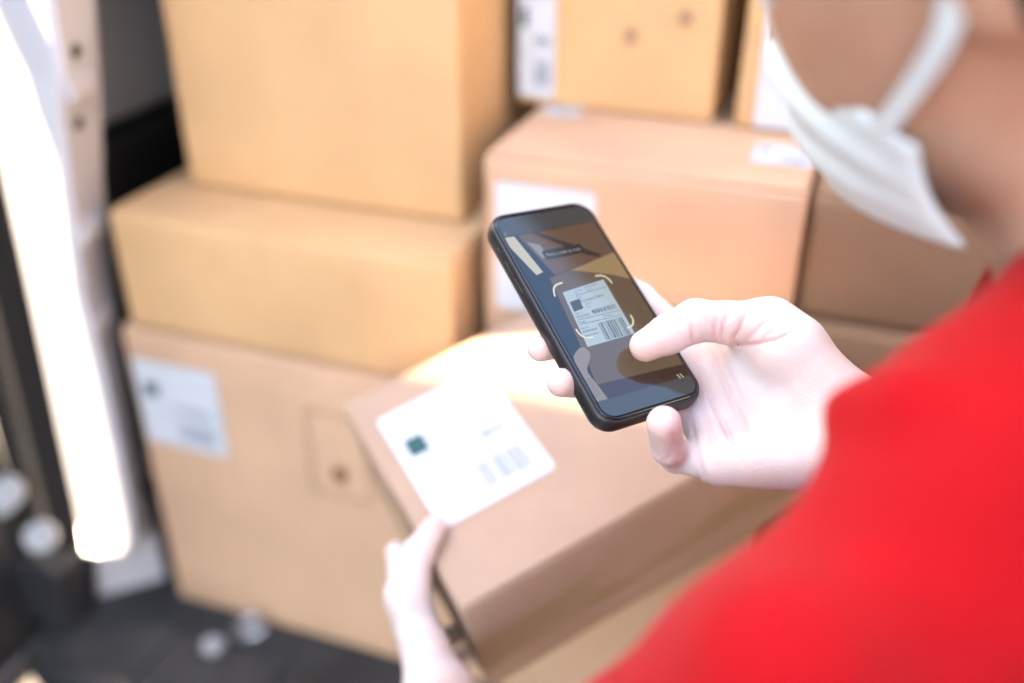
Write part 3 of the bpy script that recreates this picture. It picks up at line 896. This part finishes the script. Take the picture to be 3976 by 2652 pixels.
pts_all = [LW, LT0, LT1, LT3, LI0, LP0, lp(-17, 99, -44), lp(16, 64, -140), lp(-9, 126, -118), LW + (E_L - LW) * .45]
lo = [min(p[i] for p in pts_all) - .035 for i in range(3)]
hi = [max(p[i] for p in pts_all) + .035 for i in range(3)]
FLf = hand_field(lo, hi, .0017, palmL, fingL)
left_hand = surface_nets(FLf, 2)

# ---- head frame
HC = np.array((0.1953, 0.4004, 1.5401))
HM = np.array(((-0.8194, -0.448, -0.3576), (0.5171, -0.8469, -0.124), (-0.2473, -0.2865, 0.9256)))   # columns forward, left, up
def hd(f, l, u):
    return HC + HM @ np.array((f, l, u))
NECK = np.array((0.285, 0.375, 1.435))
SH_L = np.array((0.104, 0.236, 1.330)); SH_R = np.array((0.400, 0.480, 1.345))
FWD = np.array((-0.63, 0.78, 0.0)); FWD /= np.linalg.norm(FWD)
LEFT = np.array((-0.78, -0.63, 0.0)); LEFT /= np.linalg.norm(LEFT)
UPV = np.array((0, 0, 1.0))
BM = np.stack([FWD, LEFT, UPV], 1)
CH = (SH_L + SH_R) / 2 + np.array((0, 0, -.10)) - FWD * .02
PEL = CH + np.array((0, 0, -.36)) - FWD * .02
body_prims = [
    ('e', hd(.0, 0, .035), HM, (.098, .077, .092), .01), ('e', hd(.030, 0, -.01), HM, (.064, .063, .080), .02),
    ('c', hd(.012, .050, -.055), hd(.064, .014, -.068), .018, .016, .025), ('c', hd(.012, -.050, -.055), hd(.064, -.014, -.068), .018, .016, .025),
    ('e', hd(.070, 0, -.066), HM, (.018, .022, .016), .02),
    ('c', hd(.082, 0, .028), hd(.094, 0, -.010), .008, .010, .010), ('e', hd(.090, .011, -.014), HM, (.010, .008, .007), .006), ('e', hd(.090, -.011, -.014), HM, (.010, .008, .007), .006),
    ('c', hd(.084, .020, .045), hd(.078, .045, .040), .010, .009, .012), ('c', hd(.084, -.020, .045), hd(.078, -.045, .040), .010, .009, .012),
    ('c', hd(.082, .018, -.050), hd(.082, -.018, -.050), .007, .007, .008),
    ('e', hd(-.004, .077, .034), HM @ np.array(((.94, .34, 0), (-.34, .94, 0), (0, 0, 1.0))).T, (.019, .006, .032), .006),
    ('e', hd(-.004, -.077, .034), HM @ np.array(((.94, -.34, 0), (.34, .94, 0), (0, 0, 1.0))).T, (.019, .006, .032), .006),
    ('c', hd(-.028, 0, -.03), NECK, .054, .058, .03), ('c', hd(.0, 0, -.06), NECK + FWD * .02, .045, .050, .03),
    ('c', NECK, SH_L * .7 + NECK * .3, .048, .036, .04), ('c', NECK, SH_R * .7 + NECK * .3, .048, .036, .04),
    ('e', CH, BM, (.080, .130, .155), .04), ('e', (CH + PEL) / 2 + FWD * .01, BM, (.068, .108, .19), .05), ('e', PEL, BM, (.078, .122, .12), .05),
    ('c', SH_L, E_L, .040, .036, .03), ('c', SH_R, E_R, .040, .036, .03),
    ('c', E_L, np.array(LW) + (np.array(E_L) - np.array(LW)) * .42, .0360, .0295, .01), ('c', E_R, np.array(W) + (np.array(E_R) - np.array(W)) * .35, .0370, .0300, .01)]
HIPL, HIPR = PEL + LEFT * .085 + UPV * -.06, PEL - LEFT * .085 + UPV * -.06
KNL, KNR = HIPL + np.array((0, 0, -.40)) + FWD * .03 + LEFT * .03, HIPR + np.array((0, 0, -.40)) + FWD * .03 - LEFT * .03
FTL, FTR = KNL * np.array((1, 1, 0)) - FWD * .03 + UPV * .07, KNR * np.array((1, 1, 0)) - FWD * .03 + UPV * .07
legs = [('c', HIPL, KNL, .075, .052, .03), ('c', KNL, FTL, .050, .034, .03), ('c', HIPR, KNR, .075, .052, .03), ('c', KNR, FTR, .050, .034, .03)]
FB = Field((-.20, -.02, 0.0), (.66, .72, 1.70), .0065)
union(FB, body_prims + legs, .02)
body = surface_nets(FB, 2)

person = empty('person', (float(PEL[0]), float(PEL[1]), 0))
tag(person, 'person in red shirt and white face mask holding phone and parcel', 'person')
def under(o):
    o.parent = person
    o.matrix_parent_inverse = Matrix.Translation(person.location).inverted()
    return o
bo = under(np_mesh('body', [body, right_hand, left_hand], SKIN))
bo.data.materials.append(SKIN_H)
at_ = bo.data.attributes.new('blush', 'FLOAT', 'POINT')
bl = np.zeros(len(bo.data.vertices), np.float32)
bl[len(body[0]):len(body[0]) + len(rb)] = rb
lt = np.linalg.norm(left_hand[0] - np.array(LT3), axis=1)
bl[len(body[0]) + len(rb):] = .7 * np.exp(-(lt / .014) ** 2)
at_.data.foreach_set('value', bl)
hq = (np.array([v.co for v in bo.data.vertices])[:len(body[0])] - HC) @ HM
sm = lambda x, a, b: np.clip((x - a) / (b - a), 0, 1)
jaw_dark = np.zeros(len(bo.data.vertices), np.float32)
jaw_dark[:len(body[0])] = .8 * sm(-hq[:, 2], .022, .060) * sm(hq[:, 0], -.012, .022) * (hq[:, 2] > -.14)  # shade under the jaw, painted into the skin colour
a2 = bo.data.attributes.new('jaw_shade', 'FLOAT', 'POINT'); a2.data.foreach_set('value', jaw_dark)
for M_, nm, c_ in ((SKIN, 'jaw_shade', (0.075, 0.045, 0.032, 1)),):
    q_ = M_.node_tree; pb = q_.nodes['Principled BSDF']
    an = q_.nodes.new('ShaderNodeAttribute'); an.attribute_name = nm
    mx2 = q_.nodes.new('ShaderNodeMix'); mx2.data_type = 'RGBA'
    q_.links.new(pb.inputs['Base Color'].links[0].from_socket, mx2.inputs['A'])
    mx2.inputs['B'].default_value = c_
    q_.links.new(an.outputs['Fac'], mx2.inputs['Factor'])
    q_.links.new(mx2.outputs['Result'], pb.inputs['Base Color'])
t_ = SKIN_H.node_tree
an = t_.nodes.new('ShaderNodeAttribute'); an.attribute_name = 'blush'
mx2 = t_.nodes.new('ShaderNodeMix'); mx2.data_type = 'RGBA'
src = t_.nodes['Principled BSDF'].inputs['Base Color'].links[0].from_socket
t_.links.new(src, mx2.inputs['A'])
mx2.inputs['B'].default_value = (0.72, 0.40, 0.36, 1)
t_.links.new(an.outputs['Fac'], mx2.inputs['Factor'])
t_.links.new(mx2.outputs['Result'], t_.nodes['Principled BSDF'].inputs['Base Color'])
mi = np.zeros(len(bo.data.polygons), np.int32)
mi[len(body[1]):] = 1
bv, bf = body
fc = bv[bf].mean(1)
def seg_d(P, a, b):
    a = np.array(a); b = np.array(b); ba = b - a
    t = np.clip(((P - a) @ ba) / (ba @ ba), 0, 1)
    return np.linalg.norm(P - a - ba * t[:, None], axis=1)
arm = np.minimum.reduce([seg_d(fc, SH_L, E_L), seg_d(fc, E_L, LW), seg_d(fc, SH_R, E_R), seg_d(fc, E_R, W)])
mi[:len(bf)] = (arm < .055)
bo.data.polygons.foreach_set('material_index', mi)

# ---- shirt
RED = mat('red_jersey', (0.38, 0.003, 0.007), 0.85, 0.1, noise=0.12, nscale=25, bump=0.15, bscale=500, sheen=0.16)
RED.node_tree.nodes['Principled BSDF'].inputs['Sheen Tint'].default_value = (1.0, 0.5, 0.42, 1)
FS = Field((-.16, 0.0, .70), (.66, .70, 1.56), .0055)
SLL, SLR = SH_L * .30 + np.array(E_L) * .70, SH_R * .30 + np.array(E_R) * .70
shirt = [('e', CH, BM, (.112, .168, .185), .05), ('e', (CH + PEL) / 2 + FWD * .03, BM, (.118, .150, .22), .06), ('e', PEL + UPV * .02, BM, (.112, .155, .13), .06),
         ('c', NECK + LEFT * .035 + UPV * -.005, SH_L, .050, .046, .03), ('c', NECK - LEFT * .035 + UPV * -.005, SH_R, .050, .050, .03),
         ('c', NECK - UPV * .03, CH, .066, .09, .03),
         ('c', (0.140, 0.296, 1.405), (0.125, 0.313, 1.391), .016, .006, .008),
         ('c', SH_L, SLL, .047, .052, .03), ('c', SH_R, SLR, .052, .054, .03)]
union(FS, shirt, .02)
# cut the neck and the sleeve ends open
sl = FS.sub(NECK - .12, NECK + .12)
P = FS.pts(sl)
nd = (hd(-.02, 0, -.05) - NECK); nd = nd / np.linalg.norm(nd)
FS.v[sl] = np.maximum(FS.v[sl], -(sd_cone(P, NECK + nd * .012, NECK + nd * .2, .056, .062)))
for a, b in ((SH_L, SLL), (SH_R, SLR)):
    ax = (b - a) / np.linalg.norm(b - a)
    e2 = np.array(E_L if a is SH_L else E_R)
    sl = FS.sub(b - .08, b + .08)
    P = FS.pts(sl)
    FS.v[sl] = np.maximum(FS.v[sl], -(sd_cone(P, b - ax * .01, b + ax * .2, .046, .05)))
# cloth folds
near = np.argwhere(np.abs(FS.v) < .02)
P = FS.lo + near * FS.h
w1 = np.sin((P @ (LEFT * .55 + UPV * .85 + FWD * .2)) * 95 + 2.2 * np.sin(P @ (FWD * 21 + UPV * 9)))
w2 = np.sin((P @ (LEFT * .9 - UPV * .35)) * 60 + 1.7 * np.sin(P @ (UPV * 17 + FWD * 11)))
FS.v[near[:, 0], near[:, 1], near[:, 2]] += ((.0038 * w1 + .0052 * w2) * (.55 + .45 * np.sin(P @ np.array((13.0, 9.0, 11.0)) + 1.3 * np.sin(P @ np.array((7.0, -17.0, 8.0)))))).astype(np.float32)
under(np_mesh('shirt', [surface_nets(FS, 2)], RED))
rib = []
q1 = np.cross(nd, LEFT); q1 /= np.linalg.norm(q1); q2 = np.cross(nd, q1)
rib = [Vector(NECK + nd * -.002 + .0560 * (q1 * math.cos(t) + q2 * math.sin(t)) - nd * .012 * math.cos(t)) for t in [2 * math.pi * i / 48 for i in range(48)]]
under(tube('collar', rib, .008, RED, None, 10, True))

# ---- trousers and shoes
FT = Field((-.12, 0.0, .06), (.62, .70, 1.02), .009)
union(FT, [('e', PEL + UPV * -.02, BM, (.106, .150, .12), .05), ('c', HIPL, KNL, .086, .066, .03), ('c', KNL, FTL + UPV * .04, .066, .056, .03),
           ('c', HIPR, KNR, .086, .066, .03), ('c', KNR, FTR + UPV * .04, .066, .056, .03)], .03)
under(np_mesh('trousers', [surface_nets(FT, 2)], mat('dark_denim', (0.03, 0.035, 0.05), 0.85, 0.2, noise=0.3, nscale=40)))
for ft in (FTL, FTR):
    FH = Field(ft - .22, ft + .22, .006)
    union(FH, [('c', ft + UPV * -.02, ft + FWD * .09 - UPV * .035, .042, .036, .03), ('c', ft + FWD * .06 - UPV * .04, ft + FWD * .15 - UPV * .042, .036, .028, .03), ('c', ft - FWD * .05 - UPV * .032, ft, .036, .044, .03)], .02)
    zz = FH.pts((slice(None),) * 3)[..., 2]
    FH.v = np.maximum(FH.v, .002 - zz)
    under(np_mesh('shoe', [surface_nets(FH, 1)], mat('shoe_black', (0.02, 0.02, 0.022), 0.5, 0.4)))

# ---- hair
FHr = Field(HC - .17, HC + .17, .004)
union(FHr, [('e', hd(-.006, 0, .045), HM, (.104, .084, .096), .01), ('c', hd(-.07, 0, .02), hd(-.055, 0, -.045), .040, .034, .03)], .02)
P = FHr.pts((slice(None),) * 3)
q = (P - HC) @ HM
cut = np.minimum(.085 - q[..., 0] - .55 * (q[..., 2] - .085) * 0, q[..., 2] - (.075 * np.clip((q[..., 0] + .03) / .11, 0, 1) - .045 * np.clip((-q[..., 0] - .01) / .05, 0, 1) + .0))
FHr.v = np.maximum(FHr.v, -cut)
FHr.v += (.0022 * np.sin(q[..., 0] * 260 + 3 * np.sin(q[..., 1] * 90)) * np.sin(q[..., 1] * 240 + 2 * np.sin(q[..., 2] * 120))).astype(np.float32)
under(np_mesh('hair', [surface_nets(FHr, 1)], mat('dark_hair', (0.018, 0.013, 0.010), 0.45, 0.5, bump=0.6, bscale=500)))

# ---- eyes
for s in (1, -1):
    bm = bmesh.new()
    bmesh.ops.create_uvsphere(bm, u_segments=20, v_segments=12, radius=.0118)
    bmesh.ops.translate(bm, verts=bm.verts[:], vec=hd(.0815, s * .031, .020))
    under(from_bm('eye', bm, mat('eye_white', (0.75, 0.72, 0.70), 0.15, 0.5), None, True))

# ---- face mask
MASK = mat('mask_fabric', (0.66, 0.75, 0.79), 0.75, 0.2, noise=0.05, nscale=60, bump=0.15, bscale=1200)
nu, nv = 41, 25
vs, fs = [], []
def mask_pt(s, t):
    """s -1 (right cheek) .. 1 (left cheek), t 0 (nose) .. 1 (chin)"""
    a = abs(s)
    top = .020 + (-.036 - .020) * a ** 1.4
    bot = -.083 + (-.090 + .083) * a ** 1.4
    u_ = top + (bot - top) * t
    mid = np.interp(t, [0, .18, .38, .62, .85, 1], [.092, .101, .104, .103, .099, .092])
    side = .030 - .010 * t + .004 * math.sin(math.pi * t)
    f_ = side + (mid - side) * (1 - a ** 1.7) ** .85
    l_ = math.copysign((.071 - .009 * t) * a ** .9, s)
    pleat = .0020 * math.sin(t * math.pi * 6) * (1 - a ** 4)
    return hd(f_ + pleat, l_, u_)
for j in range(nv):
    for i in range(nu):
        vs.append(mask_pt(-1 + 2 * i / (nu - 1), j / (nv - 1)))
for j in range(nv - 1):
    for i in range(nu - 1):
        fs.append((j * nu + i, j * nu + i + 1, (j + 1) * nu + i + 1, (j + 1) * nu + i))
mo = under(mk('face_mask', vs, fs, MASK, None, True))
sd = mo.modifiers.new('sol', 'SOLIDIFY'); sd.thickness = .0016; sd.offset = 1
def strap(s):
    p0, p1 = mask_pt(s * .90, .06), mask_pt(s, .97)
    up = [Vector(p0), Vector(hd(.014, s * .080, .012)), Vector(hd(.004, s * .083, .045)), Vector(hd(-.006, s * .084, .066)), Vector(hd(-.020, s * .084, .062)), Vector(hd(-.026, s * .080, .030)), Vector(hd(-.026, s * .076, .010))]
    pts = []
    for i in range(len(up) - 1):
        a, b, c, d_ = up[max(i - 1, 0)], up[i], up[i + 1], up[min(i + 2, len(up) - 1)]
        for k in range(6):
            t = k / 6
            pts.append(.5 * ((2 * b) + (c - a) * t + (2 * a - 5 * b + 4 * c - d_) * t * t + (3 * b - a - 3 * c + d_) * t ** 3))
    pts.append(up[-1])
    vs, fs = [], []
    for i, p in enumerate(pts):
        tn = (pts[min(i + 1, len(pts) - 1)] - pts[max(i - 1, 0)]).normalized()
        nrm = Vector(HM[:, 1]) * s
        sd_ = tn.cross(nrm).normalized()
        w = .0044
        o = nrm * .0016
        vs += [p - sd_ * w, p + sd_ * w, p + sd_ * w + o, p - sd_ * w + o]
    for i in range(len(pts) - 1):
        for j in range(4):
            fs.append((i * 4 + j, i * 4 + (j + 1) % 4, i * 4 + 4 + (j + 1) % 4, i * 4 + 4 + j))
    o = mk('ear_loop', vs, fs, MASK, None)
    o.parent = mo
    o.matrix_parent_inverse = Matrix.Translation(person.location).inverted() if False else mo.matrix_world.inverted()
    return o
bpy.context.view_layer.update()
strap(1); strap(-1)
for k in list(bpy.data.objects):
    if '_h' in k: del k['_h']
